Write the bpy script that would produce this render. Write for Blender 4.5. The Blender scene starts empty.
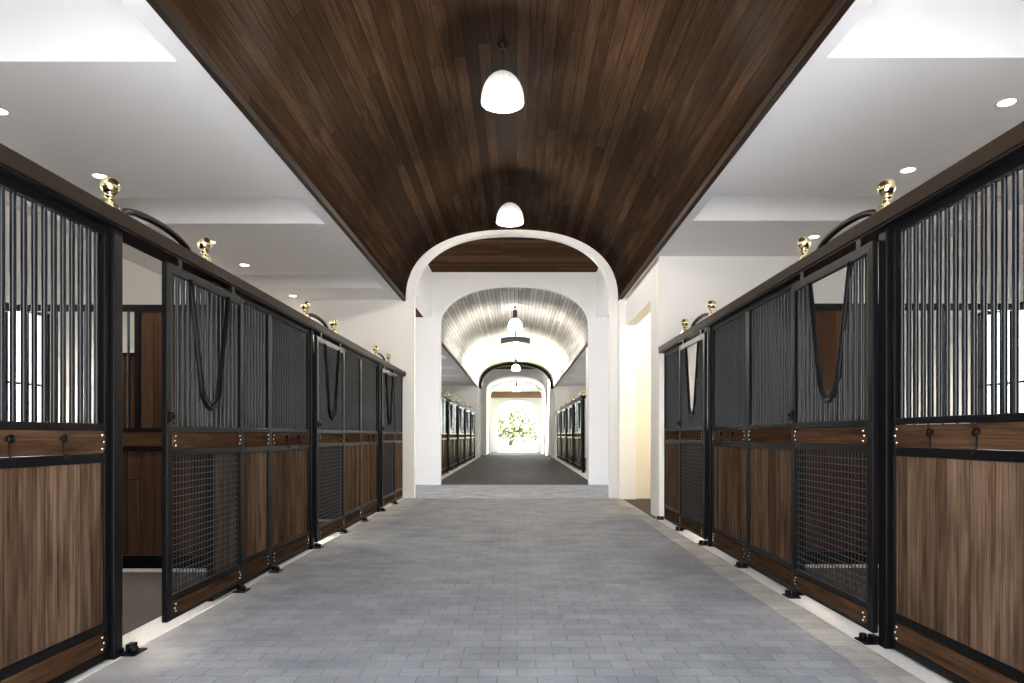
import bpy, bmesh, math, random
from mathutils import Vector, Matrix
random.seed(7)
PI = math.pi
SC = bpy.context.scene
COL = SC.collection

# ------------------------------------------------------------------ materials
def new_mat(name):
    m = bpy.data.materials.new(name); m.use_nodes = True
    nt = m.node_tree
    return m, nt, nt.nodes['Principled BSDF']

def plain(name, col, rough=.5, metal=0., spec=.5, coat=0., bump=0., bscale=40., var=0.):
    m, nt, p = new_mat(name)
    p.inputs['Base Color'].default_value = (*col, 1)
    p.inputs['Roughness'].default_value = rough
    p.inputs['Metallic'].default_value = metal
    p.inputs['Specular IOR Level'].default_value = spec
    p.inputs['Coat Weight'].default_value = coat
    if bump or var:
        tc = nt.nodes.new('ShaderNodeTexCoord')
        n = nt.nodes.new('ShaderNodeTexNoise'); n.inputs['Scale'].default_value = bscale; n.inputs['Detail'].default_value = 5
        nt.links.new(tc.outputs['Object'], n.inputs['Vector'])
        if bump:
            b = nt.nodes.new('ShaderNodeBump'); b.inputs['Strength'].default_value = bump; b.inputs['Distance'].default_value = .01
            nt.links.new(n.outputs['Fac'], b.inputs['Height']); nt.links.new(b.outputs['Normal'], p.inputs['Normal'])
        if var:
            r = nt.nodes.new('ShaderNodeValToRGB')
            r.color_ramp.elements[0].position = .3; r.color_ramp.elements[1].position = .7
            r.color_ramp.elements[0].color = (*[c * (1 - var) for c in col], 1)
            r.color_ramp.elements[1].color = (*[min(1, c * (1 + var)) for c in col], 1)
            nt.links.new(n.outputs['Fac'], r.inputs['Fac']); nt.links.new(r.outputs['Color'], p.inputs['Base Color'])
    return m

def emit(name, col, s):
    m = bpy.data.materials.new(name); m.use_nodes = True
    nt = m.node_tree; nt.nodes.clear()
    e = nt.nodes.new('ShaderNodeEmission'); o = nt.nodes.new('ShaderNodeOutputMaterial')
    e.inputs['Color'].default_value = (*col, 1); e.inputs['Strength'].default_value = s
    nt.links.new(e.outputs[0], o.inputs[0])
    return m

def wood(name, cols, width, across='X', along='Z', length=6., uv=False, rough=(.35, .55), groove=.03, coat=0., grain_mix=.5, spec=.5, pos=(0., .5, 1.), strand=55., contrast=2.2, mottle=0., gloss=0.):
    """planks: ACROSS counts the boards, ALONG carries the grain"""
    m, nt, p = new_mat(name)
    N, L = nt.nodes.new, nt.links.new
    def M(op, a, b=None, c=None):
        n = N('ShaderNodeMath'); n.operation = op
        for i, v in enumerate((a, b, c)):
            if v is None: continue
            if isinstance(v, (int, float)): n.inputs[i].default_value = v
            else: L(v, n.inputs[i])
        return n.outputs[0]
    tc = N('ShaderNodeTexCoord'); sp = N('ShaderNodeSeparateXYZ')
    L(tc.outputs['UV' if uv else 'Object'], sp.inputs[0])
    u = sp.outputs[across]; v = sp.outputs[along]
    oi = N('ShaderNodeObjectInfo')
    us = M('DIVIDE', u, width)
    pid = M('FLOOR', us)
    fr = M('FRACT', us)
    seed = M('MULTIPLY', oi.outputs['Random'], 0. if uv else 137.)
    w1 = N('ShaderNodeTexWhiteNoise'); w1.noise_dimensions = '1D'
    L(M('ADD', pid, seed), w1.inputs['W'])
    vs = M('ADD', M('DIVIDE', v, length), M('MULTIPLY', w1.outputs['Value'], 7.3))
    jid = M('FLOOR', vs); jf = M('FRACT', vs)
    w2 = N('ShaderNodeTexWhiteNoise'); w2.noise_dimensions = '2D'
    cb = N('ShaderNodeCombineXYZ'); L(M('ADD', pid, seed), cb.inputs[0]); L(jid, cb.inputs[1])
    L(cb.outputs[0], w2.inputs['Vector'])
    rnd = w2.outputs['Value']
    gv = N('ShaderNodeCombineXYZ')
    L(M('MULTIPLY', u, strand), gv.inputs[0]); L(M('MULTIPLY', v, 1.6), gv.inputs[1]); L(M('MULTIPLY', rnd, 91.), gv.inputs[2])
    g = N('ShaderNodeTexNoise'); g.inputs['Scale'].default_value = 1.; g.inputs['Detail'].default_value = 6; g.inputs['Roughness'].default_value = .6
    g.inputs['Distortion'].default_value = .6
    L(gv.outputs[0], g.inputs['Vector'])
    gv2 = N('ShaderNodeCombineXYZ')
    L(M('MULTIPLY', u, 9.), gv2.inputs[0]); L(M('MULTIPLY', v, 1.1), gv2.inputs[1]); L(M('MULTIPLY', rnd, 57.), gv2.inputs[2])
    g2 = N('ShaderNodeTexNoise'); g2.inputs['Scale'].default_value = 1.; g2.inputs['Detail'].default_value = 3
    L(gv2.outputs[0], g2.inputs['Vector'])
    gr = M('ADD', M('MULTIPLY', g.outputs['Fac'], .6), M('MULTIPLY', g2.outputs['Fac'], .4))
    gr = M('ADD', M('MULTIPLY', M('SUBTRACT', gr, .5), contrast), .5)
    fac = M('ADD', M('MULTIPLY', rnd, 1 - grain_mix), M('MULTIPLY', gr, grain_mix))
    rp = N('ShaderNodeValToRGB')
    rp.color_ramp.elements[0].position = pos[0]; rp.color_ramp.elements[0].color = (*cols[0], 1)
    rp.color_ramp.elements[1].position = pos[2]; rp.color_ramp.elements[1].color = (*cols[2], 1)
    e = rp.color_ramp.elements.new(pos[1]); e.color = (*cols[1], 1)
    L(fac, rp.inputs['Fac'])
    edge = M('MINIMUM', fr, M('SUBTRACT', 1., fr))
    jed = M('MULTIPLY', M('MINIMUM', jf, M('SUBTRACT', 1., jf)), length / width)
    line = M('MINIMUM', edge, jed)
    ok = M('GREATER_THAN', line, groove)
    mx = N('ShaderNodeMix'); mx.data_type = 'RGBA'
    L(ok, mx.inputs[0]); mx.inputs[6].default_value = (*[c * .25 for c in cols[0]], 1); L(rp.outputs['Color'], mx.inputs[7])
    if mottle:
        mv = N('ShaderNodeCombineXYZ'); L(M('MULTIPLY', u, 22.), mv.inputs[0]); L(M('MULTIPLY', v, 2.4), mv.inputs[1]); L(M('MULTIPLY', rnd, 33.), mv.inputs[2])
        mn = N('ShaderNodeTexNoise'); mn.inputs['Scale'].default_value = 1.; mn.inputs['Detail'].default_value = 4; L(mv.outputs[0], mn.inputs['Vector'])
        mr = N('ShaderNodeMapRange'); mr.inputs[1].default_value = .32; mr.inputs[2].default_value = .56; mr.inputs[3].default_value = 1 - mottle; mr.inputs[4].default_value = 1.06
        L(mn.outputs['Fac'], mr.inputs[0])
        vm = N('ShaderNodeVectorMath'); vm.operation = 'SCALE'; L(mx.outputs[2], vm.inputs[0]); L(mr.outputs[0], vm.inputs['Scale'])
        L(vm.outputs[0], p.inputs['Base Color'])
    else: L(mx.outputs[2], p.inputs['Base Color'])
    L(M('ADD', M('MULTIPLY', M('ADD', M('MULTIPLY', rnd, .7), M('MULTIPLY', g2.outputs['Fac'], .3)), rough[1] - rough[0]), rough[0]), p.inputs['Roughness'])
    p.inputs['Coat Weight'].default_value = coat; p.inputs['Coat Roughness'].default_value = .42
    p.inputs['Specular IOR Level'].default_value = spec
    b = N('ShaderNodeBump'); b.inputs['Strength'].default_value = .35; b.inputs['Distance'].default_value = .003
    L(M('ADD', M('MULTIPLY', ok, 1.), M('MULTIPLY', g.outputs['Fac'], .25)), b.inputs['Height'])
    L(b.outputs['Normal'], p.inputs['Normal'])
    if gloss:   # thin satin varnish
        gl = N('ShaderNodeBsdfGlossy'); gl.inputs['Roughness'].default_value = .46; L(b.outputs['Normal'], gl.inputs['Normal'])
        ms = N('ShaderNodeMixShader'); ms.inputs[0].default_value = gloss
        L(p.outputs[0], ms.inputs[1]); L(gl.outputs[0], ms.inputs[2]); L(ms.outputs[0], nt.nodes['Material Output'].inputs['Surface'])
    return m

def pavers(name, rot, c1, c2, mortar, dust_at=None):
    m, nt, p = new_mat(name)
    N, L = nt.nodes.new, nt.links.new
    tc = N('ShaderNodeTexCoord'); mp = N('ShaderNodeMapping'); mp.inputs['Rotation'].default_value = (0, 0, rot)
    L(tc.outputs['Object'], mp.inputs['Vector'])
    br = N('ShaderNodeTexBrick')
    br.inputs['Scale'].default_value = 1.; br.inputs['Brick Width'].default_value = .205; br.inputs['Row Height'].default_value = .122
    br.inputs['Mortar Size'].default_value = .003; br.inputs['Mortar Smooth'].default_value = .3
    br.inputs['Color1'].default_value = (*c1, 1); br.inputs['Color2'].default_value = (*c2, 1); br.inputs['Mortar'].default_value = (*mortar, 1)
    L(mp.outputs[0], br.inputs['Vector'])
    n = N('ShaderNodeTexNoise'); n.inputs['Scale'].default_value = 2.2; n.inputs['Detail'].default_value = 7; n.inputs['Roughness'].default_value = .65
    L(tc.outputs['Object'], n.inputs['Vector'])
    n2 = N('ShaderNodeTexNoise'); n2.inputs['Scale'].default_value = 60; n2.inputs['Detail'].default_value = 4
    L(tc.outputs['Object'], n2.inputs['Vector'])
    rr = N('ShaderNodeMapRange'); rr.inputs[1].default_value = .3; rr.inputs[2].default_value = .75; rr.inputs[3].default_value = .8; rr.inputs[4].default_value = 1.25
    L(n.outputs['Fac'], rr.inputs[0])
    r2 = N('ShaderNodeMapRange'); r2.inputs[3].default_value = .8; r2.inputs[4].default_value = 1.2
    L(n2.outputs['Fac'], r2.inputs[0])
    mu = N('ShaderNodeMath'); mu.operation = 'MULTIPLY'; L(rr.outputs[0], mu.inputs[0]); L(r2.outputs[0], mu.inputs[1])
    vm = N('ShaderNodeVectorMath'); vm.operation = 'SCALE'; L(br.outputs['Color'], vm.inputs[0]); L(mu.outputs[0], vm.inputs['Scale'])
    out = vm.outputs[0]
    if dust_at:
        # pale sandy dust trodden out of the stalls along both edges of the aisle
        sp = N('ShaderNodeSeparateXYZ'); L(tc.outputs['Object'], sp.inputs[0])
        ab = N('ShaderNodeMath'); ab.operation = 'ABSOLUTE'; L(sp.outputs['X'], ab.inputs[0])
        nd = N('ShaderNodeMath'); nd.operation = 'MULTIPLY_ADD'; L(n.outputs['Fac'], nd.inputs[0]); nd.inputs[1].default_value = .9; L(ab.outputs[0], nd.inputs[2])
        mr = N('ShaderNodeMapRange'); mr.inputs[1].default_value = dust_at; mr.inputs[2].default_value = dust_at + .45; mr.inputs[3].default_value = 0; mr.inputs[4].default_value = .8
        L(nd.outputs[0], mr.inputs[0])
        mx = N('ShaderNodeMix'); mx.data_type = 'RGBA'; L(mr.outputs[0], mx.inputs[0]); L(out, mx.inputs[6]); mx.inputs[7].default_value = (.46, .44, .42, 1)
        out = mx.outputs[2]
    L(out, p.inputs['Base Color'])
    p.inputs['Roughness'].default_value = .7; p.inputs['Specular IOR Level'].default_value = .06
    b = N('ShaderNodeBump'); b.inputs['Strength'].default_value = .5; b.inputs['Distance'].default_value = .004
    ad = N('ShaderNodeMath'); ad.operation = 'MULTIPLY_ADD'; L(br.outputs['Fac'], ad.inputs[0]); ad.inputs[1].default_value = -1.; L(n2.outputs['Fac'], ad.inputs[2])
    L(ad.outputs[0], b.inputs['Height']); L(b.outputs['Normal'], p.inputs['Normal'])
    return m

VC = [(.011, .0056, .0029), (.030, .0158, .0084), (.082, .046, .026)]
M = dict(
    steel=plain('black_powder_coated_steel', (.0038, .0038, .0045), .30, 0, .08),
    bar=plain('black_steel_bar', (.004, .0048, .0058), .15, 0, .30),
    rail=plain('dark_bronze_steel', (.018, .0105, .0058), .45, 0, .03),
    brass=plain('polished_brass', (.80, .67, .40), .17, 1.),
    bolt=plain('bright_zinc_bolt', (.75, .73, .70), .25, 1.),
    wire=plain('galvanised_wire', (.028, .028, .03), .4, .4),
    plank=wood('stall_plank_wood', [(.033, .0190, .0115), (.098, .061, .039), (.205, .138, .092)], .088, 'X', 'Z', 60., grain_mix=.66, groove=.016, spec=.0, strand=95., contrast=3.2, mottle=.46),
    lining=wood('stall_lining_wood', [(.016, .0085, .0052), (.042, .023, .014), (.088, .050, .032)], .12, 'Y', 'Z', 60., grain_mix=.7, groove=.02, spec=.0),
    lining_cross=wood('cross_lining_wood', [(.016, .0085, .0052), (.042, .023, .014), (.088, .050, .032)], .12, 'X', 'Z', 60., grain_mix=.7, groove=.02, spec=.0),
    board=wood('stall_board_wood', [(.022, .0105, .0058), (.056, .030, .0165), (.115, .066, .038)], .5, 'Z', 'X', 9., grain_mix=.8, groove=0., spec=.0, strand=80., contrast=2.8, mottle=.35),
    vault=wood('vault_plank_wood', VC, .135, 'X', 'Y', 7.5, uv=True, rough=(.42, .58), groove=.018, grain_mix=.62, spec=0., gloss=.006, contrast=2.8),
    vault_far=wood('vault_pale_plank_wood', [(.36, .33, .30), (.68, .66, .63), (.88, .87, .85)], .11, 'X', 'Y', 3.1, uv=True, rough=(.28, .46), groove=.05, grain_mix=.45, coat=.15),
    tray=wood('tray_plank_wood', [(.04, .02, .011), (.085, .044, .025), (.16, .09, .055)], .14, 'Y', 'X', 4., rough=(.3, .5), groove=.03, grain_mix=.45, spec=0.),
    rim=wood('rim_board_wood', [(.010, .005, .0026), (.020, .010, .005), (.04, .02, .011)], .5, 'Z', 'Y', 6., rough=(.45, .6), groove=0., grain_mix=.7, spec=.12),
    lintel=wood('lintel_wood', [(.10, .05, .028), (.20, .10, .055), (.3, .17, .1)], .3, 'Z', 'X', 9., groove=0., grain_mix=.7),
    plaster=plain('white_plaster', (.86, .855, .845), .75, bump=.08, bscale=18),
    ceilp=plain('white_ceiling_plaster', (.87, .87, .87), .8, bump=.06, bscale=14),
    cream=plain('cream_plaster', (.91, .895, .86), .8, bump=.08, bscale=18),
    warm=plain('warm_cream_plaster', (.82, .77, .66), .8, bump=.08, bscale=18),
    sill=plain('pale_sill_concrete', (.66, .65, .63), .8, bump=.2, bscale=60, var=.10),
    conc=plain('pale_concrete', (.48, .465, .44), .8, bump=.2, bscale=60, var=.18),
    asphalt=plain('grey_asphalt', (.15, .15, .155), .9, bump=.3, bscale=50, var=.2),
    dirt=plain('stall_dirt', (.036, .028, .022), .95, bump=.6, bscale=30, var=.3),
    paver=pavers('grey_pavers', 0, (.232, .244, .275), (.278, .291, .326), (.155, .162, .178), 2.25),
    header=pavers('dusty_header_pavers', 0, (.34, .325, .31), (.43, .415, .40), (.24, .235, .23)),
    paver_far=pavers('dark_brown_pavers', 0, (.068, .066, .063), (.090, .086, .082), (.045, .044, .042)),  # darker and browner than the near pavers, for the far floors
    paver2=pavers('grey_pavers_turned', PI / 4, (.32, .33, .36), (.40, .41, .44), (.17, .172, .18)),
    grass=plain('dry_grass', (.15, .17, .08), .9, bump=.5, bscale=6, var=.25),
    bark=plain('oak_bark', (.05, .045, .04), .9, bump=.6, bscale=14, var=.3),
    leaf=plain('pale_oak_leaf', (.085, .10, .06), .7, var=.3, bscale=.8),
    bronzecap=plain('brown_lamp_metal', (.020, .010, .006), .5, 0, .1),
    blackcap=plain('black_lamp_metal', (.012, .011, .010), .4),
    glow=emit('lit_lamp_glass', (1, .95, .86), .6),
    bulb=emit('lamp_bulb', (1, .93, .80), 6.),
    spot=emit('downlight_lens', (1, .90, .72), 8.),
    white=plain('white_trim_metal', (.8, .8, .8), .4),
    glass=plain('window_glass', (.9, .95, .95), .02),
)
g = M['glass'].node_tree.nodes['Principled BSDF']; g.inputs['Transmission Weight'].default_value = 1.; g.inputs['IOR'].default_value = 1.02

def lamp_glass(k=1.):
    """ribbed, lit pressed-glass dome: thin glass over a soft glow"""
    m, nt, p = new_mat('ribbed_lit_glass')
    N, L = nt.nodes.new, nt.links.new
    tc = N('ShaderNodeTexCoord'); sp = N('ShaderNodeSeparateXYZ'); L(tc.outputs['Object'], sp.inputs[0])
    at = N('ShaderNodeMath'); at.operation = 'ARCTAN2'; L(sp.outputs['Y'], at.inputs[0]); L(sp.outputs['X'], at.inputs[1])
    ml = N('ShaderNodeMath'); ml.operation = 'MULTIPLY'; L(at.outputs[0], ml.inputs[0]); ml.inputs[1].default_value = 44
    sn = N('ShaderNodeMath'); sn.operation = 'SINE'; L(ml.outputs[0], sn.inputs[0])
    b = N('ShaderNodeBump'); b.inputs['Strength'].default_value = .6; b.inputs['Distance'].default_value = .01
    L(sn.outputs[0], b.inputs['Height']); L(b.outputs['Normal'], p.inputs['Normal'])
    mr = N('ShaderNodeMapRange'); mr.inputs[1].default_value = -1; mr.inputs[2].default_value = 1; mr.inputs[3].default_value = .80; mr.inputs[4].default_value = 1.15
    L(sn.outputs[0], mr.inputs[0])
    p.inputs['Base Color'].default_value = (.55, .55, .54, 1); p.inputs['Roughness'].default_value = .15
    p.inputs['Emission Color'].default_value = (1, .96, .90, 1); 
    zr = N('ShaderNodeMapRange'); zr.inputs[1].default_value = .06; zr.inputs[2].default_value = .34; zr.inputs[3].default_value = .24 * k; zr.inputs[4].default_value = .05 * k if k == 1 else .24 * k; L(sp.outputs['Z'], zr.inputs[0])
    mm = N('ShaderNodeMath'); mm.operation = 'MULTIPLY'; L(mr.outputs[0], mm.inputs[0]); L(zr.outputs[0], mm.inputs[1]); L(mm.outputs[0], p.inputs['Emission Strength'])
    return m
M['lampglass'] = lamp_glass(); M['lampglass_far'] = lamp_glass(20.)

# ------------------------------------------------------------------ mesh helpers
class MB:
    def __init__(s): s.bm = bmesh.new(); s.uv = None
    def box(s, x0, x1, y0, y1, z0, z1, bevel=0.):
        bm = s.bm if not bevel else bmesh.new()
        vs = [bm.verts.new((x, y, z)) for x in (x0, x1) for y in (y0, y1) for z in (z0, z1)]
        for f in ((0, 1, 3, 2), (4, 6, 7, 5), (0, 4, 5, 1), (2, 3, 7, 6), (0, 2, 6, 4), (1, 5, 7, 3)):
            bm.faces.new([vs[i] for i in f])
        if bevel:
            bmesh.ops.bevel(bm, geom=bm.edges[:], offset=bevel, segments=2, profile=.6, affect='EDGES')
            s.absorb(bm)
        return s
    def absorb(s, bm):
        bm.verts.index_update()
        mp = [s.bm.verts.new(v.co) for v in bm.verts]
        for f in bm.faces:
            try: s.bm.faces.new([mp[v.index] for v in f.verts])
            except ValueError: pass
        bm.free()
    def tube(s, pts, r, n=8, cap=True, closed=False):
        pts = [Vector(p) for p in pts]; rings = []
        m = len(pts)
        rad = r if isinstance(r, (list, tuple)) else [r] * m
        up = None
        for i, p in enumerate(pts):
            if closed: t = pts[(i + 1) % m] - pts[i - 1]
            elif i == 0: t = pts[1] - p
            elif i == m - 1: t = p - pts[i - 1]
            else: t = pts[i + 1] - pts[i - 1]
            t.normalize()
            if up is None:
                up = Vector((0, 0, 1)) if abs(t.z) < .9 else Vector((1, 0, 0))
            a = t.cross(up).normalized(); up = a.cross(t).normalized()
            rings.append([s.bm.verts.new(p + (a * math.cos(2 * PI * k / n) + up * math.sin(2 * PI * k / n)) * rad[i]) for k in range(n)])
        for i in range(m if closed else m - 1):
            A, B = rings[i], rings[(i + 1) % m]
            for k in range(n):
                s.bm.faces.new((A[k], A[(k + 1) % n], B[(k + 1) % n], B[k]))
        if cap and not closed:
            s.bm.faces.new(rings[0][::-1]); s.bm.faces.new(rings[-1])
        return s
    def lathe(s, prof, n=24, c=(0, 0), capb=True, capt=True):
        rings = [[s.bm.verts.new((c[0] + r * math.cos(2 * PI * k / n), c[1] + r * math.sin(2 * PI * k / n), z)) for k in range(n)] for r, z in prof]
        for A, B in zip(rings, rings[1:]):
            for k in range(n): s.bm.faces.new((A[k], A[(k + 1) % n], B[(k + 1) % n], B[k]))
        if capb: s.bm.faces.new(rings[0][::-1])
        if capt: s.bm.faces.new(rings[-1])
        return s
    def quad(s, *p):
        return s.bm.faces.new([s.bm.verts.new(q) for q in p])
    def build(s, name, m, parent=None, smooth=False):
        bmesh.ops.recalc_face_normals(s.bm, faces=s.bm.faces[:])
        me = bpy.data.meshes.new(name); s.bm.to_mesh(me); s.bm.free()
        me.materials.append(M[m] if isinstance(m, str) else m)
        if smooth:
            for p in me.polygons: p.use_smooth = True
        o = bpy.data.objects.new(name, me); COL.objects.link(o)
        if parent: o.parent = parent
        return o

def tag(o, label, cat, group=None, kind=None):
    if label: o['label'] = label
    if cat: o['category'] = cat
    if group: o['group'] = group
    if kind: o['kind'] = kind
    return o
def structure(o, label=None):
    o['kind'] = 'structure'
    if label: o['label'] = label
    return o
def empty(name, loc=(0, 0, 0), rz=0.):
    o = bpy.data.objects.new(name, None); COL.objects.link(o)
    o.location = loc; o.rotation_euler = (0, 0, rz); o.empty_display_size = .1
    return o
KIDS = {}
def kids(o):
    return [c for c in ALL if c.parent is o]
def copy_tree(o, parent=None):
    c = o.copy(); COL.objects.link(c); c.parent = parent
    for ch in list(o.children): copy_tree(ch, c)
    return c

# ------------------------------------------------------------------ the building shell
AX = -.10                                    # middle of the vaults
HX, SPR, RISE, NE = 2.10, 3.90, 1.41, 2.4    # vault half width, springing, rise, fullness
CE = 3.92                                    # flat ceiling
XL, XR = -2.255, 2.17                        # stall fronts
WL, WR = -5.95, 5.85                         # outer walls

def arc(hx, spr, rise, n=36, e=NE):
    """points of a flattened arch from left to right springing"""
    out = []
    for i in range(n + 1):
        t = PI - PI * i / n
        c, s_ = math.cos(t), math.sin(t)
        x = math.copysign(abs(c) ** (2 / e), c) * hx
        out.append((x, spr + abs(s_) ** (2 / e) * rise))
    return out

def vault(name, y0, y1, cx, hx, spr, rise, mat, label=None, t=.05):
    inner = arc(hx, spr, rise, 56); outer = arc(hx + t, spr, rise + t, 56)
    bm = bmesh.new(); uvl = bm.loops.layers.uv.new('UVMap')
    s = 0; ss = [0]
    for a, b in zip(inner, inner[1:]):
        s += math.hypot(b[0] - a[0], b[1] - a[1]); ss.append(s)
    def q(vs, uvs=None):
        f = bm.faces.new([bm.verts.new(v) for v in vs]); f.smooth = True
        for k, l in enumerate(f.loops): l[uvl].uv = uvs[k] if uvs else (0, 0)
    for i in range(len(inner) - 1):
        a, b, c, d = inner[i], inner[i + 1], outer[i + 1], outer[i]
        P = lambda p, y: (cx + p[0], y, p[1])
        q([P(a, y0), P(a, y1), P(b, y1), P(b, y0)], [(ss[i], y0), (ss[i], y1), (ss[i + 1], y1), (ss[i + 1], y0)])
        q([P(d, y0), P(c, y0), P(c, y1), P(d, y1)])
        q([P(a, y0), P(b, y0), P(c, y0), P(d, y0)]); q([P(a, y1), P(d, y1), P(c, y1), P(b, y1)])
    for p, r in ((inner[0], outer[0]), (inner[-1], outer[-1])):
        q([(cx + p[0], y0, p[1]), (cx + r[0], y0, r[1]), (cx + r[0], y1, r[1]), (cx + p[0], y1, p[1])])
    bmesh.ops.remove_doubles(bm, verts=bm.verts[:], dist=1e-5)
    me = bpy.data.meshes.new(name); bm.to_mesh(me); bm.free(); me.materials.append(M[mat])
    o = bpy.data.objects.new(name, me); COL.objects.link(o)
    return structure(o, label)

def arch_wall(name, y0, y1, cx, hx, spr, rise, top, x0, x1, mat, e=NE, label=None):
    pts = [(cx - hx, 0)] + [(cx + x, z) for x, z in arc(hx, spr, rise, 40, e)] + [(cx + hx, 0)]
    mb = MB()
    def slab(poly):   # convex polygon extruded from y0 to y1, front and back only
        mb.quad(*[(x, y0, z) for x, z in poly]); mb.quad(*[(x, y1, z) for x, z in poly[::-1]])
    slab([(x0, 0), (pts[0][0], 0), pts[1], (pts[1][0], top), (x0, top)])
    slab([(pts[-1][0], 0), (x1, 0), (x1, top), (pts[-2][0], top), pts[-2]])
    for a, b in zip(pts[1:-1], pts[2:-1]): slab([a, b, (b[0], top), (a[0], top)])
    for a, b in zip(pts, pts[1:]): mb.quad((a[0], y0, a[1]), (b[0], y0, b[1]), (b[0], y1, b[1]), (a[0], y1, a[1]))
    for x in (x0, x1): mb.quad((x, y0, 0), (x, y1, 0), (x, y1, top), (x, y0, top))
    mb.quad((x0, y0, top), (x1, y0, top), (x1, y1, top), (x0, y1, top))
    bmesh.ops.remove_doubles(mb.bm, verts=mb.bm.verts[:], dist=1e-5)
    o = mb.build(name, mat)
    bv = None
    return structure(o, label)

def wallbox(name, mat, *a, label=None):
    return structure(MB().box(*a).build(name, mat), label)

def flat_ceiling(name, x0, x1, y0, y1, slots, mat='ceilp', depth=.55):
    """plaster ceiling with deep recesses: slots = [(xa, xb, ya, yb)] in rising y, full box work"""
    mb = MB(); t = .10
    y = y0
    for xa, xb, ya, yb in slots:
        if ya > y: mb.box(x0, x1, y, ya, CE, CE + t)
        if xa > x0: mb.box(x0, xa, ya, yb, CE, CE + t)
        if xb < x1: mb.box(xb, x1, ya, yb, CE, CE + t)
        mb.box(xa - .05, xb + .05, ya - .05, ya, CE + t, CE + depth); mb.box(xa - .05, xb + .05, yb, yb + .05, CE + t, CE + depth)
        mb.box(xa - .05, xa, ya, yb, CE + t, CE + depth); mb.box(xb, xb + .05, ya, yb, CE + t, CE + depth)
        mb.box(xa - .05, xb + .05, ya - .05, yb + .05, CE + depth, CE + depth + .06)
        y = yb
    if y < y1: mb.box(x0, x1, y, y1, CE, CE + t)
    return structure(mb.build(name, mat))

YA1, YA2, YA3, YA4 = 13.5, 17.1, 38.5, 42.3
AT = .25
# floors
structure(MB().box(-2.22, 2.06, -5.0, YA1, -.12, 0).build('floor', 'paver'), 'grey brick paver floor running down the aisle')
structure(MB().box(-9, 9, YA1, YA2 + .02, -.12, 0).build('floor_crossing', 'paver2'), 'paler paver floor of the cross passage')
structure(MB().box(-2.10, 1.97, YA2 + .02, YA3, -.12, 0).build('floor_far', 'paver_far'))
structure(MB().box(-9, 9, YA3, YA4 + .25, -.12, 0).build('floor_far_crossing', 'paver_far'))
structure(MB().box(-2.6, 2.6, YA4 + .25, 52, -.12, 0).build('floor_porch', 'asphalt'))
structure(MB().box(WL, -2.45, -.8, YA1, -.13, 0).build('floor_stall_left', 'dirt'))
structure(MB().box(2.37, WR, -.8, 10.2, -.13, 0).build('floor_stall_right', 'dirt'))
structure(MB().box(2.06, WR, 10.2, YA1, -.13, 0).build('floor_side_room', 'dirt'))
structure(MB().box(1.83, 2.06, -.8, 10.2, -.05, .003).build('trim_17', 'header'), 'dusty paler header course of pavers along the right sill')
structure(MB().box(-2.45, -2.22, -5.0, YA1, -.12, .004, .003).build('trim_1', 'sill'), 'pale concrete sill under the left stall fronts')
structure(MB().box(2.06, 2.37, -5.0, 10.2, -.12, .004, .003).build('trim_2', 'sill'), 'pale concrete sill under the right stall fronts')
structure(MB().box(WL, -2.45, YA2 + .27, 37.5, -.13, 0).build('floor_far_stall_left', 'dirt'))
structure(MB().box(2.37, WR, YA2 + .27, 37.5, -.13, 0).build('floor_far_stall_right', 'dirt'))
structure(MB().box(-2.45, -2.10, YA2 + .02, YA3, -.12, .004).build('trim_3', 'sill'))
structure(MB().box(1.97, 2.37, YA2 + .02, YA3, -.12, .004).build('trim_4', 'sill'))
# ground outdoors
structure(MB().box(-70, 70, 52, 260, -.2, -.04).build('ground', 'grass'))
structure(MB().box(-40, 40, -40, -5.0, -.2, -.02).build('ground_forecourt', 'asphalt'))
structure(MB().box(-70, 70, -5.0, 52, -.4, -.25).build('ground_yard', 'asphalt'))
# near vault, its rim boards, flat ceilings with recesses
vault('ceiling', -.8, YA1, AX, HX, SPR, RISE, 'vault', 'dark stained plank barrel vault over the near aisle')
structure(MB().box(AX - HX - .055, AX - HX + .004, -.8, YA1, SPR - .012, SPR + .06, .004).build('trim_5', 'rim'))
structure(MB().box(AX + HX - .004, AX + HX + .055, -.8, YA1, SPR - .012, SPR + .06, .004).build('trim_6', 'rim'))
flat_ceiling('ceiling_left', WL, AX - HX - .03, -.8, YA1, [(-5.7, -2.43, 3.90, 4.88), (-5.7, -2.43, 7.70, 8.62), (-5.7, -2.43, 11.40, 12.40)])
flat_ceiling('ceiling_right', AX + HX + .03, WR, -.8, 10.25, [(2.19, 5.6, 3.90, 4.83), (2.19, 5.6, 7.62, 8.50)])
# arches and cross walls
arch_wall('wall_arch', YA1, YA1 + .16, AX, 1.93, SPR - .02, 1.33, 5.75, WL, WR, 'plaster', label='white plaster wall with a wide arch at the end of the near aisle')
arch_wall('wall_added_entrance', -1.0, -.8, AX, 2.07, 2.9, 1.35, 5.75, WL - .2, WR + .2, 'plaster')  # unseen front wall, added with a low arch to shade the ceiling recesses
arch_wall('wall_inner_arch', YA2, YA2 + AT, -.06, 1.86, 4.02, .98, 5.75, -9, 9, 'plaster', e=2.2, label='white plaster wall with the second arch beyond the cross passage')
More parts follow.
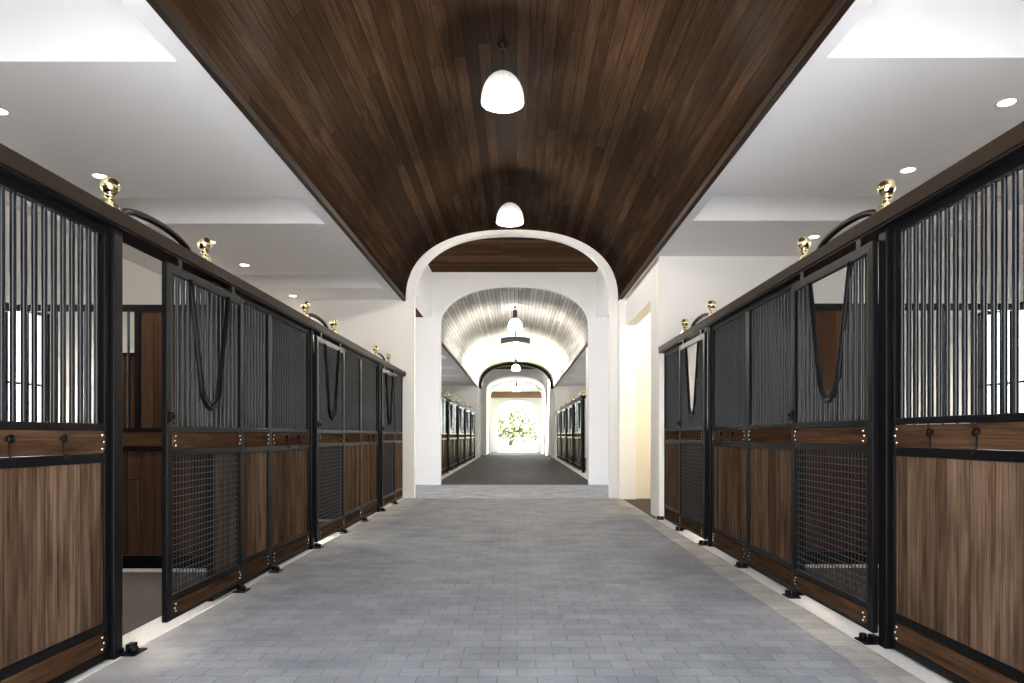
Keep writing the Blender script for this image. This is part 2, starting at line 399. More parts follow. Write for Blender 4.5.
# cross passage: tray of planks over the middle, lower plank ceilings to both sides
wallbox('ceiling_crossing', 'tray', AX - 2.03, AX + 2.03 + .06, YA1 + AT, YA2, 5.33, 5.40)
wallbox('ceiling_passage_left', 'tray', -9, -2.34, YA1 + AT, YA2, 4.20, 4.28)
wallbox('ceiling_passage_right', 'tray', 2.26, 9, YA1 + AT, YA2, 4.20, 4.28)
wallbox('wall_tray_left', 'plaster', -2.34, AX - 2.03, YA1 + AT, YA2, 4.20, 5.75)
wallbox('wall_tray_right', 'plaster', AX + 2.09, 2.26, YA1 + AT, YA2, 4.20, 5.75)
wallbox('wall_passage_left', 'plaster', -9, WL, YA1, YA1 + AT, 0, 4.3)
wallbox('wall_passage_right', 'plaster', WR, 9, YA1, YA1 + AT, 0, 4.3)
# right hand: cross wall over the last stall, side wall with a doorway into a warm room
wallbox('wall_right_cross', 'cream', 2.12, WR, 10.20, 10.40, 0, CE)
wallbox('wall_right_pier', 'plaster', 2.12, 2.32, 10.40, 10.82, 0, CE)
wallbox('wall_right_jamb', 'plaster', 2.00, 2.32, 13.28, YA1, 0, CE)
wallbox('wall_right_lintel', 'plaster', 2.12, 2.32, 10.82, 13.28, 3.38, CE)
wallbox('ceiling_side_room', 'warm', 2.0, WR, 10.25, YA1, CE, CE + .1)
wallbox('wall_room_back', 'warm', 2.32, WR, 13.40, YA1 - .005, 0, CE)
wallbox('wall_room_side', 'warm', 4.6, 4.7, 10.4, 13.4, 0, CE)
wallbox('wall_room_front', 'warm', 2.32, 4.6, 10.4, 10.44, 0, CE)
wallbox('wall_left_cross', 'cream', WL, AX - 1.93, YA1 - .03, YA1, 0, CE)

def side_wall(name, x, sgn, wins, y0, y1, mat='cream'):
    """outer wall pierced by windows (ya, yb, za, zb)"""
    mb = MB(); t = .18; xa, xb = sorted((x, x + sgn * t)); y = y0
    for ya, yb, za, zb in wins:
        mb.box(xa, xb, y, ya, 0, CE + .1); mb.box(xa, xb, ya, yb, 0, za); mb.box(xa, xb, ya, yb, zb, CE + .1); y = yb
    mb.box(xa, xb, y, y1, 0, CE + .1)
    return structure(mb.build(name, mat))
WINS_L = [(3.75, 4.95, 1.36, 2.80), (7.30, 8.74, 1.36, 2.80), (11.1, 12.3, 1.36, 2.80)]
WINS_R = [(3.95, 5.15, 1.36, 2.80), (7.55, 8.75, 1.36, 2.80)]
side_wall('wall_left', WL, -1, WINS_L, -.8, YA1)
side_wall('wall_right', WR, 1, WINS_R, -.8, 10.2)
structure(MB().box(WL, WL + .035, 1, YA1 - .03, 0, 1.32).build('trim_13', 'lining'), 'plank lining on the back wall of the left stalls')
structure(MB().box(WR - .035, WR, 1, 10.2, 0, 1.32).build('trim_14', 'lining'), 'plank lining on the back wall of the right stalls')
for sx, nm, a, b, y in ((-1, 'left', WL, -2.31, 2.52), (1, 'right', 2.23, WR, 2.70)):  # unseen near stall walls, added to keep entrance light out of the stalls
    wallbox('wall_%s_near' % nm, 'lining', a, b, y, y + .06, 0, 2.45)
structure(MB().box(2.37, WR - .035, 10.165, 10.2, 0, 1.32).build('trim_15', 'lining_cross'), 'plank lining on the cross wall closing the right stalls')
structure(MB().box(WL + .035, -2.33, YA1 - .065, YA1 - .03, 0, 1.32).build('trim_16', 'lining_cross'), 'plank lining on the cross wall closing the left stalls')
nwin = 0
for X, sg, wins in ((WL, -1, WINS_L), (WR, 1, WINS_R)):
    for ya, yb, za, zb in wins:
        nwin += 1
        root = structure(empty(f'window_{nwin}', (X + sg * .06, (ya + yb) / 2, za)))
        w, h = (yb - ya) / 2, zb - za
        mb = MB()
        mb.box(-.03, .03, -w, -w + .05, 0, h); mb.box(-.03, .03, w - .05, w, 0, h); mb.box(-.03, .03, -w + .05, w - .05, 0, .05); mb.box(-.03, .03, -w + .05, w - .05, h - .05, h)
        mb.box(-.02, .02, -.02, .02, .05, h - .05)
        mb.box(-.02, .02, -w + .05, -.02, .50, .53); mb.box(-.02, .02, .02, w - .05, .50, .53)
        mb.build('frame', 'steel', root)
        MB().box(-.004, .004, -w + .05, w - .05, .05, h - .05).build('pane', 'glass', root)

# the far aisle
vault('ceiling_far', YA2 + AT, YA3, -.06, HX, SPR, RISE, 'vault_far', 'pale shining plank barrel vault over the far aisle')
structure(MB().box(-.06 - HX - .055, -.06 - HX + .004, YA2 + AT, YA3, SPR - .012, SPR + .06).build('trim_8', 'rim'))
structure(MB().box(-.06 + HX - .004, -.06 + HX + .055, YA2 + AT, YA3, SPR - .012, SPR + .06).build('trim_9', 'rim'))
sl = [(y, y + .95) for y in (19.2, 22.85, 26.5, 30.1, 33.8)]
flat_ceiling('ceiling_far_left', WL, -.06 - HX - .03, YA2 + AT, YA3, [(-5.7, -2.43, a, b) for a, b in sl])
flat_ceiling('ceiling_far_right', -.06 + HX + .03, WR, YA2 + AT, YA3, [(2.3, 5.6, a, b) for a, b in sl])
side_wall('wall_far_left', WL, -1, [(20.3, 21.5, 1.36, 2.8), (24, 25.2, 1.36, 2.8), (27.6, 28.8, 1.36, 2.8), (31.2, 32.4, 1.36, 2.8)], YA2 + AT, YA3)
side_wall('wall_far_right', WR, 1, [(22.3, 23.5, 1.36, 2.8), (26, 27.2, 1.36, 2.8), (29.6, 30.8, 1.36, 2.8), (33.2, 34.4, 1.36, 2.8)], YA2 + AT, YA3)
wallbox('wall_far_right_pier', 'cream', 2.10, 2.32, YA2 + AT, 20.75, 0, CE)
wallbox('wall_far_right_return', 'cream', 2.32, WR, 20.55, 20.75, 0, CE)
wallbox('wall_far_left_cross', 'cream', WL, -2.12, 37.0, 37.2, 0, CE)
wallbox('wall_far_right_cross', 'cream', 2.08, WR, 37.2, 37.4, 0, CE)
wallbox('wall_far_left_pier', 'cream', -2.32, -2.12, 37.2, YA3, 0, CE)
wallbox('wall_far_right_end', 'cream', 2.08, 2.28, 37.4, YA3, 0, CE)
# third arch, second cross passage, fourth arch, porch
arch_wall('wall_third_arch', YA3, YA3 + AT, -.06, 2.0, 3.85, 1.36, 5.75, -9, 9, 'plaster')
def arch_band(name, y0, y1, cx, hx, spr, rise, t, mat):
    a = arc(hx, spr, rise, 40); b = arc(hx - t, spr, rise - t, 40); mb = MB()
    for i in range(len(a) - 1):
        P = lambda p, y: (cx + p[0], y, p[1])
        for y in (y0, y1): mb.quad(P(a[i], y), P(a[i + 1], y), P(b[i + 1], y), P(b[i], y))
        for c in (a, b): mb.quad(P(c[i], y0), P(c[i + 1], y0), P(c[i + 1], y1), P(c[i], y1))
    bmesh.ops.remove_doubles(mb.bm, verts=mb.bm.verts[:], dist=1e-5)
    return structure(mb.build(name, mat))
arch_band('trim_10', YA3 - .12, YA3 + .01, -.06, HX - .01, 3.85, RISE + .03, .13, 'rim')
#arch_band('trim_11', YA1 - .03, YA1 + .01, AX, HX - .004, SPR, RISE - .004, .035, 'rim')
arch_wall('wall_fourth_arch', YA4, YA4 + AT, -.06, 1.84, 3.95, .96, 5.75, -9, 9, 'plaster', e=2.2)
wallbox('ceiling_far_crossing', 'tray', -2.1, 2.0, YA3 + AT, YA4, 5.33, 5.40)
for sx, nm in ((-1, 'left'), (1, 'right')):
    a, b = sorted((sx * 7.5, sx * 2.3)); wallbox('ceiling_far_passage_' + nm, 'tray', a, b, YA3 + AT, YA4, 4.20, 4.28)
    a, b = sorted((sx * 3.6, sx * 3.7)); wallbox('wall_far_blocker_' + nm, 'cream', a, b, YA3 + AT, YA4, 0, 4.3)  # unseen walls added across the passages to dim the far crossing
    a, b = sorted((sx * 2.3, sx * 2.08)); wallbox('wall_far_tray_' + nm, 'plaster', a, b, YA3 + AT, YA4, 4.2, 5.75)
    a, b = sorted((sx * 2.3, sx * 1.92)); wallbox('wall_porch_' + nm, 'plaster', a, b, YA4 + AT, 50, 0, 4.6)
vault('ceiling_porch_vault', YA4 + AT, 46.5, -.06, 1.86, 3.95, .98, 'plaster')
arch_wall('wall_porch_arch', 46.5, 46.75, -.06, 1.74, 3.85, .96, 5.2, -2.3, 2.3, 'plaster', e=2.2)
wallbox('ceiling_porch', 'plaster', -2.3, 2.3, 46.75, 50.4, 4.42, 4.5)
wallbox('trim_12', 'lintel', -1.92, 1.92, 49.75, 49.95, 3.97, 4.40, label='brown timber lintel above the far exit')
arch_wall('wall_exit', 50, 50.3, .02, 1.45, 2.95, .82, 5.2, -2.6, 2.6, 'plaster', e=2.2)

# ------------------------------------------------------------------ stall fronts
# local frame: x along the row, y into the stall, z up; fronts face -y
HT = 2.40       # underside of the header rail
W = 1.18        # bay width
def bolts(board, w, z0, z1, yf):
    for sx in (-1, 1):
        for x, z in ((w - .030, z0 + .022), (w - .016, (z0 + z1) / 2), (w - .030, z1 - .022)):
            m = MB(); n = 10
            m.tube([(sx * x, yf + .002, z), (sx * x, yf - .005, z), (sx * x, yf - .008, z)], [.0085, .0085, .004], n)
            tag(m.build('bolt', 'bolt', board, True), None, None)

def board(name, root, w, z0, z1, yf, detail=True):
    m = MB(); c = .022
    # clipped corners at both ends
    poly = [(-w, z0 + c), (-w + c, z0), (w - c, z0), (w, z0 + c), (w, z1 - c), (w - c, z1), (-w + c, z1), (-w, z1 - c)]
    f = [m.bm.verts.new((x, yf, z)) for x, z in poly]; b = [m.bm.verts.new((x, yf + .03, z)) for x, z in poly]
    m.bm.faces.new(f); m.bm.faces.new(b[::-1])
    for i in range(8): m.bm.faces.new((f[i], b[i], b[(i + 1) % 8], f[(i + 1) % 8]))
    o = m.build(name, 'board', root)
    if detail: bolts(o, w, z0, z1, yf)
    return o

def bars_x(w, n): return [-w + 2 * w * (i + .5) / n for i in range(n)]

def make_panel(hooks, detail=True):
    root = empty('stall_screen')
    w = W / 2; st = .045; B = .004 if detail else 0
    m = MB()
    for s in (-1, 1): a, b = sorted((s * w, s * (w - st))); m.box(a, b, 0, .05, .015, HT, B)
    for z0, z1 in ((HT - .05, HT), (1.275, 1.312), (1.100, 1.150), (.178, .222), (.015, .062)):
        m.box(-w + st - .004, w - st + .004, .002, .048, z0, z1, B)
    for s in (-1, 1):   # steel end plates the boards are bolted to
        for z0, z1 in ((1.14, 1.285), (.055, .186)):
            a, b = sorted((s * (w - st + .004), s * (w - st - .036))); m.box(a, b, .004, .046, z0, z1)
    m.build('frame', 'steel', root)
    iw = w - st
    if detail:
        for x in bars_x(iw, 16):
            MB().tube([(x, .025, 1.300), (x, .025, HT - .04)], .0132, 10, cap=False).build('bar', 'bar', root, True)
    else:
        m = MB()
        for x in bars_x(iw, 16): m.box(x - .013, x + .013, .015, .036, 1.300, HT - .04)
        m.build('bar_grille', 'bar', root)
    MB().box(-iw, iw, .012, .040, .215, 1.106).build('plank_panel', 'plank', root)
    bb = board('beam_board', root, iw - .004, 1.153, 1.272, -.004, detail)
    board('kick_board', root, iw - .004, .066, .174, -.004, detail)
    if hooks and detail:
        for x in (-.18, .18):
            m = MB()
            m.tube([(x, -.004, 1.232), (x, -.010, 1.232)], .013, 14)
            m.tube([(x, -.010, 1.232), (x, -.022, 1.232), (x, -.030, 1.232), (x, -.034, 1.232)], [.010, .021, .021, .012], 14)
            m.tube([(x, -.016, 1.226), (x, -.018, 1.16), (x, -.024, 1.138), (x, -.036, 1.130), (x, -.044, 1.142)], .004, 8)
            m.build('hook', 'steel', root, True)
    return root

def yoke_x(z):
    """half width of the lowered opening at height z"""
    zb, zt = 1.44, HT - .12
    t = (z - zb) / (zt - zb)
    if t <= 0: return 0
    return .30 * (.36 * min(1, t / .10) ** .5 + .64 * t) if t > 0 else 0

def make_door(detail=True, filled=False):
    root = empty('stall_door')
    w = .603; st = .064; top = HT - .055; B = .004 if detail else 0
    m = MB()
    for s in (-1, 1): a, b = sorted((s * w, s * (w - st))); m.box(a, b, 0, .034, .07, top, B)
    for z0, z1 in ((top - .062, top), (1.268, 1.308), (1.115, 1.158), (.190, .226), (.07, .096)):
        m.box(-w + st - .004, w - st + .004, .002, .032, z0, z1, B)
    for s in (-1, 1):
        for z0, z1 in ((1.15, 1.275), (.09, .2)):
            a, b = sorted((s * (w - st + .004), s * (w - st - .036))); m.box(a, b, .004, .030, z0, z1)
    m.build('frame', 'steel', root)
    iw = w - st; zt = top - .05
    # rim of the yoke: arms down from the head to a round toe
    pts = []; yr = -.004 if filled else .015
    for i in range(29):
        k = -1 + 2 * i / 28; z = 1.44 + (zt - 1.44) * (abs(k) ** 1.6)
        pts.append((math.copysign(yoke_x(z), k), yr, z))
    m = MB()
    m.tube(pts, .019, 8)
    m.build('yoke_rim', 'steel', root, True)
    if detail:
        m = MB(); m.tube([(x * .80, yr, z + .036) for x, _, z in pts[8:21]], .008, 8)
        m.build('yoke_pad', 'steel', root, True)
    def ztop(x):
        if filled or abs(x) >= .30: return zt
        lo, hi = 1.44, zt
        for _ in range(30):
            mid = (lo + hi) / 2
            if yoke_x(mid) < abs(x): lo = mid
            else: hi = mid
        return hi
    xs = bars_x(iw, 15)
    if detail:
        for x in xs: MB().tube([(x, .02, 1.30), (x, .02, ztop(x))], .0132, 10, cap=False).build('bar', 'bar', root, True)
    else:
        m = MB()
        for x in xs: m.box(x - .013, x + .013, .01, .03, 1.30, ztop(x))
        m.build('bar_grille', 'bar', root)
    board('beam_board', root, iw - .004, 1.161, 1.265, -.004, detail)
    board('kick_board', root, iw - .004, .099, .187, -.004, detail)
    m = MB(); p = .044; r = .0024 if detail else .004
    nx = int(2 * iw / p); nz = int((1.12 - .222) / p)
    for i in range(nx + 1):
        x = -iw + 2 * iw * i / nx; m.box(x - r, x + r, .016, .016 + 2 * r, .222, 1.12)
    for i in range(nz + 1):
        z = .226 + (1.116 - .226) * i / nz; m.box(-iw, iw, .016 + 2 * r, .016 + 4 * r, z - r, z + r)
    m.build('wire_mesh', 'wire', root)
    if detail:
        for s in (-1, 1):
            m = MB(); m.box(s * .42 - .03, s * .42 + .03, .006, .034, top - .002, HT - .001, .003)
            m.build('trolley_hanger', 'steel', root)
        m = MB(); m.box(-w + .012, -w + .050, -.022, .0, 1.33, 1.40, .004); m.box(-w + .020, -w + .042, -.045, -.022, 1.35, 1.38, .004)
        m.build('latch', 'steel', root)
    return root

def make_post(detail=True):
    root = empty('stall_post')
    B = .006 if detail else 0
    MB().box(-.042, .042, -.020, .065, .0, HT, B).build('shaft', 'steel', root)
    m = MB(); m.box(-.046, .046, -.026, .070, .0, .045, B)
    m.build('foot_shoe', 'steel', root)
    return root

def make_guide():
    """floor stay that keeps the foot of a sliding door in line"""
    root = empty('door_guide')
    m = MB(); m.box(-.075, .055, -.105, -.01, .004, .014, .002); m.build('base_plate', 'steel', root)
    m = MB(); m.lathe([(.022, .014), (.022, .045), (.016, .05)], 14, (-.03, -.075)); m.build('roller', 'steel', root, True)
    m = MB(); m.box(-.012, .045, -.055, -.015, .014, .052, .004); m.build('bracket', 'steel', root)
    return root

def make_finial():
    root = empty('brass_finial')
    m = MB(); m.box(-.043, .043, -.043, .043, 0, .018, .003); m.box(-.034, .034, -.034, .034, .018, .034, .003)
    m.build('square_base', 'brass', root)
    prof = [(.031, .034), (.031, .042), (.024, .046), (.020, .056), (.0205, .066), (.029, .070), (.031, .075), (.029, .080), (.023, .084), (.023, .088)]
    MB().lathe(prof, 28).build('neck', 'brass', root, True)
    ball = [(.020, .086)]
    for i in range(1, 18):
        t = -PI / 2 + PI * i / 18; r = .050
        if math.cos(t) * r > .021 or t > 0: ball.append((max(.002, math.cos(t) * r), .132 + math.sin(t) * r))
    MB().lathe(ball, 32).build('ball', 'brass', root, True)
    return root

def make_hoop(n=30):
    m = MB(); pts = []
    for i in range(n + 1):
        t = PI * i / n
        pts.append((-.42 * math.cos(t), 0, .005 + .098 * math.sin(t) ** .9))
    m.tube(pts, .021, 12)
    return m

def make_rail(L):
    """header box with a thin lower lip and a capped end, L long"""
    root = empty('header_rail')
    m = MB(); m.box(-L / 2 + .001, L / 2 - .001, -.060, .105, HT + .012, HT + .092, .004)
    m.build('track_box', 'rail', root)
    m = MB(); m.box(-L / 2 + .001, L / 2 - .001, -.050, .100, HT, HT + .012, .002)
    m.build('under_lip', 'steel', root)
    return root

ROT = {-1: PI / 2, 1: -PI / 2}
SZ = {-1: 1.0, 1: 1.027}
SIDE = {-1: 'left', 1: 'right'}
def place(o, side, y, off=0., z=0., sx=1.):
    X = (XL - off) if side < 0 else (XR + off)
    o.location = (X, y, z * SZ[side]); o.rotation_euler = (0, 0, ROT[side]); o.scale = (sx, 1, SZ[side])
    return o

proto = {}
used = set()
def get(kind, maker):
    """first call hands out the original, later calls hand out copies"""
    if kind not in proto: proto[kind] = maker(); return proto[kind]
    return copy_tree(proto[kind])

ORD = ['first', 'second', 'third', 'fourth', 'fifth', 'sixth', 'seventh', 'eighth', 'ninth', 'tenth', 'eleventh', 'twelfth']
def row(side, posts, end, slide, fin):
    sd = SIDE[side]; P = len(posts)
    c0 = posts[0]
    n_hook = n_plain = 0
    def hookp(y, sx=1.):
        nonlocal n_hook
        o = place(get('hookpanel', lambda: make_panel(True)), side, y, sx=sx)
        tag(o, f'barred stall screen with two black hooks, {ORD[n_hook]} hooked one along the {sd} row', 'stall screen', f'hooked panels of the {sd} near row'); n_hook += 1
    def plainp(y, sx=1.):
        nonlocal n_plain
        o = place(get('panel', lambda: make_panel(False)), side, y, sx=sx)
        tag(o, f'barred stall screen without hooks, {ORD[n_plain]} plain one along the {sd} row', 'stall screen', f'plain panels of the {sd} near row'); n_plain += 1
    hookp(c0 - .05 - W / 2)
    for i, c in enumerate(posts):
        o = place(get('post', make_post), side, c)
        tag(o, f'black steel stall post, {ORD[i]} post from the front in the {sd} row', 'post', f'posts of the {sd} near row')
        d = place(get('door' + sd, lambda: make_door(True, side < 0)), side, c + .05 + W / 2 + slide[i], off=-.057)
        lab = f'sliding stall door standing partly open over the next panel, {sd} row' if slide[i] else f'closed sliding door with wire mesh below, {ORD[i]} door along the near {sd} row'
        tag(d, lab, 'stall door', f'sliding doors of the {sd} near row')
        yb = c + .05 + W * 1.5; ya = c + .05 + W * 2.5
        if yb + W / 2 < end + .02: plainp(yb)
        else: plainp((c + .05 + W + end) / 2, (end - c - .05 - W) / W)
        if ya + W / 2 < end + .1: hookp(ya)
        for k, yy in enumerate((c + .05 + W + (slide[i] - .02 if slide[i] else .0), c + .05 + 2 * W, c + .085)):
            if yy > end: continue
            gd = place(get('guide', make_guide), side, yy)
            tag(gd, f'black floor guide {["at the far foot of", "one panel beyond", "by the near post of"][k]} the {ORD[i]} door, {sd} row', 'door guide', f'floor guides of the {sd} near row')
        for k, yf in enumerate(fin[i]):
            fo = place(get('finial', make_finial), side, yf, off=-.008, z=HT + .092)
            tag(fo, f'brass ball finial on the {sd} rail, {["near", "far"][k]} end of its {ORD[i]} hoop', 'finial', f'brass finials of the {sd} near row')
        def hoopmk(): return make_hoop().build('steel_hoop', 'steel', None, True)
        hp = place(get('hoop', hoopmk), side, sum(fin[i]) / 2, off=.03, z=HT + .092)
        tag(hp, f'low black hoop above the {sd} rail, over its {ORD[i]} near door', 'hoop', f'hoops of the {sd} near row')
    # header rail in lengths that meet over the panel joints
    seams = [c0 - .05 - W] + [c + .05 + 2 * W for c in posts]
    seams[-1] = end
    for i, (a, b) in enumerate(zip(seams, seams[1:])):
        r = place(make_rail(b - a), side, (a + b) / 2)
        if i == len(seams) - 2:
            s = 1 if side < 0 else -1; e = s * (b - a) / 2
            lo, hi = sorted((e, e + s * .012)); MB().box(lo, hi, -.062, .112, HT + .004, HT + .099, .002).build('end_cap', 'rail', r)
        tag(r, f'dark bronze header rail topping the {sd} row, {ORD[i]} length from the front', 'rail', f'header rails of the {sd} near row')

LP = [3.83, 7.47, 11.11]
RP = [4.02, 7.66]
row(-1, LP, 13.46, [.42, 0, 0], [(3.77, 4.91), (7.25, 8.36), (10.84, 11.93)])
row(1, RP, 10.17, [0, 0], [(3.99, 5.14), (7.58, 8.78)])

# ------------------------------------------------------------------ stall dividers
def make_divider(depth, solid=False):
    root = empty('stall_divider'); D = depth
    m = MB()
    for x0, x1 in ((0, .05), (D - .05, D)): m.box(x0, x1, -.025, .025, .02, 2.42)
    m.box(1.08, 1.13, -.024, .024, 1.30, 2.40)
    for z0, z1 in ((2.38, 2.44), (1.275, 1.312), (1.10, 1.15), (.032, .15)): m.box(.05, D - .05, -.022, .022, z0, z1)
    m.build('frame', 'steel', root)
    MB().box(.05, 1.08, -.014, .014, 1.312, 2.38).build('upper_plank_panel', 'lining_cross', root)
    if solid: MB().box(1.13, D - .05, -.014, .014, 1.312, 2.38).build('upper_plank_panel', 'lining_cross', root)
    MB().box(.05, D - .05, -.014, .014, .15, 1.10).build('lower_plank_panel', 'lining_cross', root)
    MB().box(.05, D - .05, -.016, .016, 1.15, 1.275).build('beam_board', 'board', root)
    MB().box(.03, D - .02, -.022, .022, .0, .032).build('curb', 'conc', root)
    n = int((D - .05 - 1.13) / .13)
    for i in range(0 if solid else n):
        x = 1.13 + (D - .05 - 1.13) * (i + .5) / n
        MB().tube([(x, 0, 1.30), (x, 0, 2.39)], .011, 8, cap=False).build('bar', 'bar', root, True)
    return root
for i, y in enumerate((6.25, 9.89)):
    o = make_divider(3.55, i == 1); o.location = (-2.36, y, 0); o.rotation_euler = (0, 0, PI)
    tag(o, ('part timber, part barred divider seen through the open door of the left row', 'solid timber divider deeper behind the left row')[i], 'stall divider')
o = make_divider(3.5); o.location = (2.28, 6.45, 0); o.scale = (1, 1, 1.02)
tag(o, 'timber and bar divider between the two stalls behind the right row', 'stall divider')

# ------------------------------------------------------------------ far rows beyond the second arch
def far_row(side, posts, end):
    sd = SIDE[side]
    n = 0
    for i, c in enumerate(posts):
        o = place(get('fpost', lambda: make_post(False)), side, c)
        tag(o, f'black stall post in the {sd} row beyond the second arch, {ORD[i]} from the arch', 'post', f'posts of the {sd} far row')
        d = place(get('fdoor', lambda: make_door(False)), side, c + .05 + W / 2, off=-.057)
        tag(d, f'closed mesh stall door in the {sd} row beyond the second arch, {ORD[i]} from the arch', 'stall door', f'sliding doors of the {sd} far row')
        for yy in (c + .05 + W * 1.5, c + .05 + W * 2.5):
            if yy + W / 2 > end + .05: continue
            p = place(get('fpanel', lambda: make_panel(False, False)), side, yy)
            tag(p, f'barred stall screen in the {sd} row beyond the second arch, {ORD[n]} from the arch', 'stall screen', f'panels of the {sd} far row'); n += 1
        for k, dy in enumerate((.11, 1.30)):
            fo = place(copy_tree(proto['finial']), side, c + dy, off=.035, z=HT + .092)
            tag(fo, f'small finial beyond the second arch, {["near", "far"][k]} one above the {ORD[i]} {sd} door', 'finial', f'brass finials of the {sd} far row')
        hp = place(copy_tree(proto['hoop']), side, c + .71, off=.045, z=HT + .092)
        tag(hp, f'low black hoop over the {ORD[i]} door of the {sd} row beyond the second arch', 'hoop', f'hoops of the {sd} far row')
    r = place(make_rail(end - posts[0] + .05), side, (end + posts[0] - .05) / 2)
    tag(r, f'header rail catching the daylight along the {sd} row beyond the second arch', 'rail')
far_row(-1, [18.6, 22.24, 25.88, 29.52, 33.16], 36.95)
far_row(1, [22.55, 26.19, 29.83, 33.47], 37.15)

# ------------------------------------------------------------------ lamps
def make_pendant(drop, capped):
    """ribbed glass dome on a thin rod; origin at the dome's rim"""
    root = empty('pendant_lamp'); cm = 'blackcap' if capped else 'bronzecap'
    m = MB(); m.tube([(0, 0, .33), (0, 0, drop - .03)], .006 if not capped else .012, 10)
    if capped: m.lathe([(.022, .72), (.030, .74), (.022, .76)], 14)
    m.build('rod', cm, root, True)
    MB().lathe([(.02, drop - .04), (.045, drop - .025), (.055, drop)], 20).build('ceiling_canopy', cm, root, True)
    if capped: MB().lathe([(.070, .295), (.080, .30), (.072, .33), (.072, .55), (.080, .57), (.05, .58)], 24).build('cap', cm, root, True)
    else: MB().lathe([(.045, .314), (.05, .320), (.03, .345), (.010, .36)], 24).build('cap', cm, root, True)
    prof = [(.222, .0), (.226, .012), (.224, .03), (.219, .085), (.207, .138), (.187, .19), (.157, .238), (.118, .278), (.08, .304), (.046, .318)]
    inner = [(r - .006, z) for r, z in reversed(prof)]
    MB().lathe(prof + [(.040, .316)] + inner[1:], 48, capb=False, capt=False).build('glass_dome', 'lampglass_far' if capped else 'lampglass', root, True)
    MB().lathe([(.002, .07), (.055, .085), (.085, .13), (.075, .20), (.04, .25), (.030, .30)], 20).build('bulb', 'bulb', root, True)
    return root
LAMPS = [(-.150, 7.1, 4.70, 'large lit glass dome pendant below the dark plank vault, nearest the front'),
         (-.115, 11.1, 4.70, 'lit glass dome pendant below the dark vault, just before the first arch'),
         (-.06, 21.6, 4.62, 'lit pendant with black cap, first beyond the second arch under the pale vault'),
         (-.06, 27.6, 4.62, 'lit pendant under the pale vault by the curved black crossbar'),
         (-.06, 35.6, 4.62, 'lit pendant seen in front of the far dark arch rim'),
         (-.03, 44.5, 4.10, 'small lit pendant above the far exit')]
for i, (x, y, z, lab) in enumerate(LAMPS):
    k = 'pendN' if i < 2 else 'pendF' if z > 4.3 else 'pendS'
    top = (SPR + RISE) if z > 4.3 else 4.93
    o = get(k, lambda: make_pendant(top - z, i >= 2)); o.location = (x, y, z)
    tag(o, lab, 'pendant lamp', 'pendant lamps down the aisle')
    L = bpy.data.lights.new('lamp_light', 'POINT'); L.energy = 34 if i < 2 else (40, 24, 10, 10)[i - 2]; L.color = (1, .92, .80); L.shadow_soft_size = .12
    lo = bpy.data.objects.new('lamp_light', L); lo.location = (x, y, z - .14); COL.objects.link(lo)

# curved black crossbar under the far vault
root = empty('curved_crossbar', (-.06, 26.2, 4.93))
m = MB()
n = 16; top = []; 
for i in range(n + 1):
    x = -.56 + 1.12 * i / n; z = .09 - .20 * x * x
    top.append((x, z))
for a, b in zip(top, top[1:]):
    for y in (-.09, .09): m.quad((a[0], y, a[1]), (b[0], y, b[1]), (b[0], y, b[1] - .21), (a[0], y, a[1] - .21))
    for d in (0, -.21): m.quad((a[0], -.09, a[1] + d), (b[0], -.09, b[1] + d), (b[0], .09, b[1] + d), (a[0], .09, a[1] + d))
for x, z in (top[0], top[-1]): m.quad((x, -.09, z), (x, .09, z), (x, .09, z - .21), (x, -.09, z - .21))
bmesh.ops.remove_doubles(m.bm, verts=m.bm.verts[:], dist=1e-5)
m.build('bar', 'blackcap', root)
MB().tube([(0, 0, .05), (0, 0, .375)], .02, 10).build('stem', 'blackcap', root, True)
tag(root, 'curved black crossbar hanging below the pale far vault between two pendants', 'crossbar')

# recessed downlights in the flat ceilings
DL = [(-4.27, 5.62, 'left', 0), (-4.30, 7.04, 'left', 1), (-4.25, 9.45, 'left', 2), (-4.28, 10.72, 'left', 3), (-4.30, 13.1, 'left', 4),
      (3.93, 5.48, 'right', 0), (3.94, 6.88, 'right', 1), (4.0, 9.2, 'right', 2)]
def make_downlight():
    root = empty('downlight')
    MB().lathe([(.062, -.004), (.078, -.004), (.080, 0.0), (.062, .0)], 28, capb=False, capt=False).build('trim_ring', 'white', root, True)
    MB().lathe([(.002, -.001), (.061, -.001), (.061, .002)], 24).build('lens', 'spot', root)
    return root
for x, y, sd, k in DL:
    o = get('down', make_downlight); o.location = (x, y, CE - .001)
    tag(o, f'lit round downlight in the {sd} flat ceiling, {ORD[k]} from the front', 'downlight', f'downlights in the {sd} ceiling')
    L = bpy.data.lights.new('downlight_light', 'SPOT'); L.energy = 110; L.color = (1, .90, .76); L.spot_size = 1.9; L.spot_blend = .6; L.shadow_soft_size = .06
    lo = bpy.data.objects.new('downlight_light', L); lo.location = (x, y, CE - .03); COL.objects.link(lo)

# lamp of the warm side room
L = bpy.data.lights.new('room_light', 'POINT'); L.energy = 24; L.color = (1, .90, .72); L.shadow_soft_size = .15
lo = bpy.data.objects.new('room_light', L); lo.location = (3.5, 11.9, 3.4); COL.objects.link(lo)

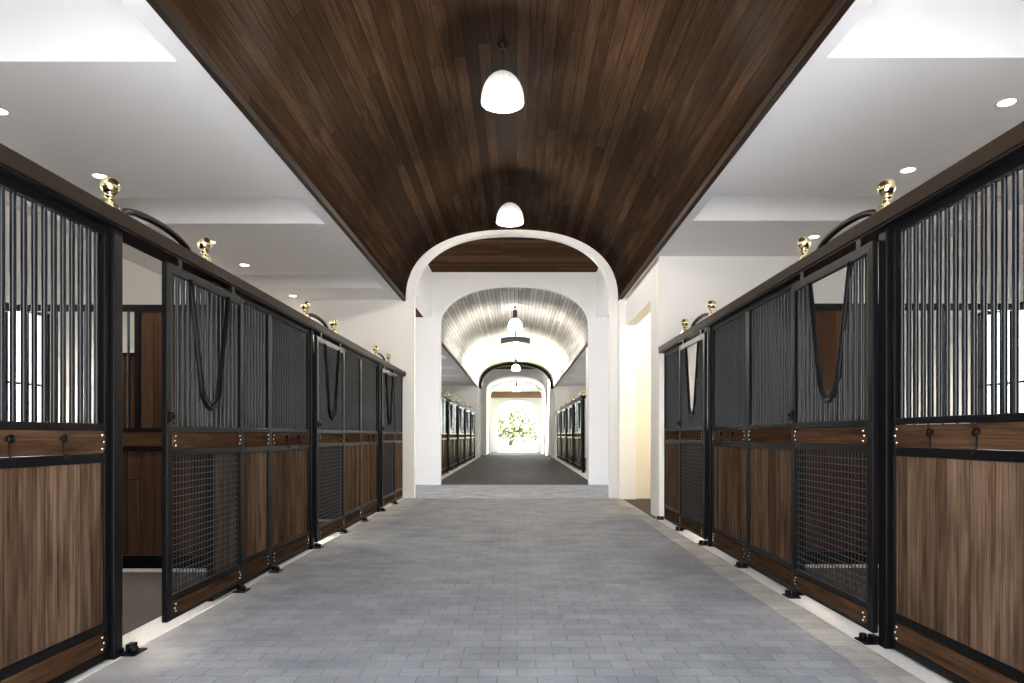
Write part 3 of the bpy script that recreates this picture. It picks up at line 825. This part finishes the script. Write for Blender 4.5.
# ------------------------------------------------------------------ oak outside the exit
def make_oak(x, y, h, seed, label, n_leaf=9000):
    rnd = random.Random(seed)
    root = empty('oak_tree', (x, y, -.05))
    m = MB(); tips = []
    def grow(p, d, L, r, depth):
        pts = [p]; rad = [r]; q = p.copy(); dd = d.copy()
        for i in range(4):
            dd = (dd + Vector((rnd.uniform(-.3, .3), rnd.uniform(-.3, .3), rnd.uniform(-.12, .18)))).normalized()
            q = q + dd * (L / 4); pts.append(q.copy()); rad.append(r * (1 - .12 * (i + 1)))
        m.tube(pts, rad, 7)
        if depth == 0: tips.extend(pts[1:]); return
        for k in range(rnd.choice((2, 3, 3))):
            a = rnd.uniform(0, 2 * PI); t = rnd.uniform(.5, .95)
            nd = (dd * .55 + Vector((math.cos(a) * t, math.sin(a) * t, rnd.uniform(-.12, .42)))).normalized()
            grow(q, nd, L * rnd.uniform(.62, .82), r * .56, depth - 1)
        if depth < 3: tips.extend(pts[2:])
    grow(Vector((0, 0, 0)), Vector((.1, 0, 1)), h * .10, h * .024, 5)
    m.build('trunk', 'bark', root, True)
    f = MB()
    for i in range(n_leaf):
        t = rnd.choice(tips); c = t + Vector((rnd.gauss(0, .9), rnd.gauss(0, .9), rnd.gauss(-.3, .8)))
        s = rnd.uniform(.10, .24)
        a = Vector((rnd.gauss(0, 1), rnd.gauss(0, 1), rnd.gauss(0, 1))).normalized(); b = a.orthogonal().normalized(); d = a.cross(b)
        f.quad(c + b * s, c + d * s * .5, c - b * s, c - d * s * .5)
    o = f.build('foliage', 'leaf', root)
    tag(root, label, 'tree', 'trees outside the exit')
    return root
make_oak(-.8, 84, 14, 5, 'spreading oak tree standing in the middle of the bright far exit', 12000)
make_oak(-4.2, 112, 12, 11, 'oak farther back, its crown showing at the left edge of the far exit', 12000)
make_oak(3.8, 120, 11, 23, 'oak farther back, its crown showing at the right edge of the far exit', 12000)

# ------------------------------------------------------------------ daylight, camera, view
w = bpy.data.worlds.new('World'); SC.world = w; w.use_nodes = True
bg = w.node_tree.nodes['Background']; bg.inputs['Color'].default_value = (.93, .965, 1, 1); bg.inputs['Strength'].default_value = 2.3
L = bpy.data.lights.new('sun', 'SUN'); L.energy = 37; L.angle = .03; L.color = (1, .95, .88)
so = bpy.data.objects.new('sun', L); so.rotation_euler = (math.radians(32), 0, math.radians(4)); COL.objects.link(so)

cam = bpy.data.cameras.new('Camera'); co = bpy.data.objects.new('Camera', cam); COL.objects.link(co)
co.location = (0, 0, 1.25); co.rotation_euler = (PI / 2, 0, 0)
cam.sensor_width = 36; cam.lens = 24.0
cam.shift_x = -5 / 1024; cam.shift_y = 93.5 / 1024
cam.clip_start = .05; cam.clip_end = 1000
SC.camera = co
vs = SC.view_settings
vs.view_transform = 'Standard'; vs.look = 'None'; vs.gamma = 1.; vs.use_curve_mapping = False; vs.exposure = 2.2
SC.cycles.use_denoising = True
SC.cycles.max_bounces = 10; SC.cycles.diffuse_bounces = 6; SC.cycles.glossy_bounces = 4; SC.cycles.transmission_bounces = 4
SC.cycles.sample_clamp_indirect = 8.0; SC.cycles.caustics_reflective = False; SC.cycles.caustics_refractive = False
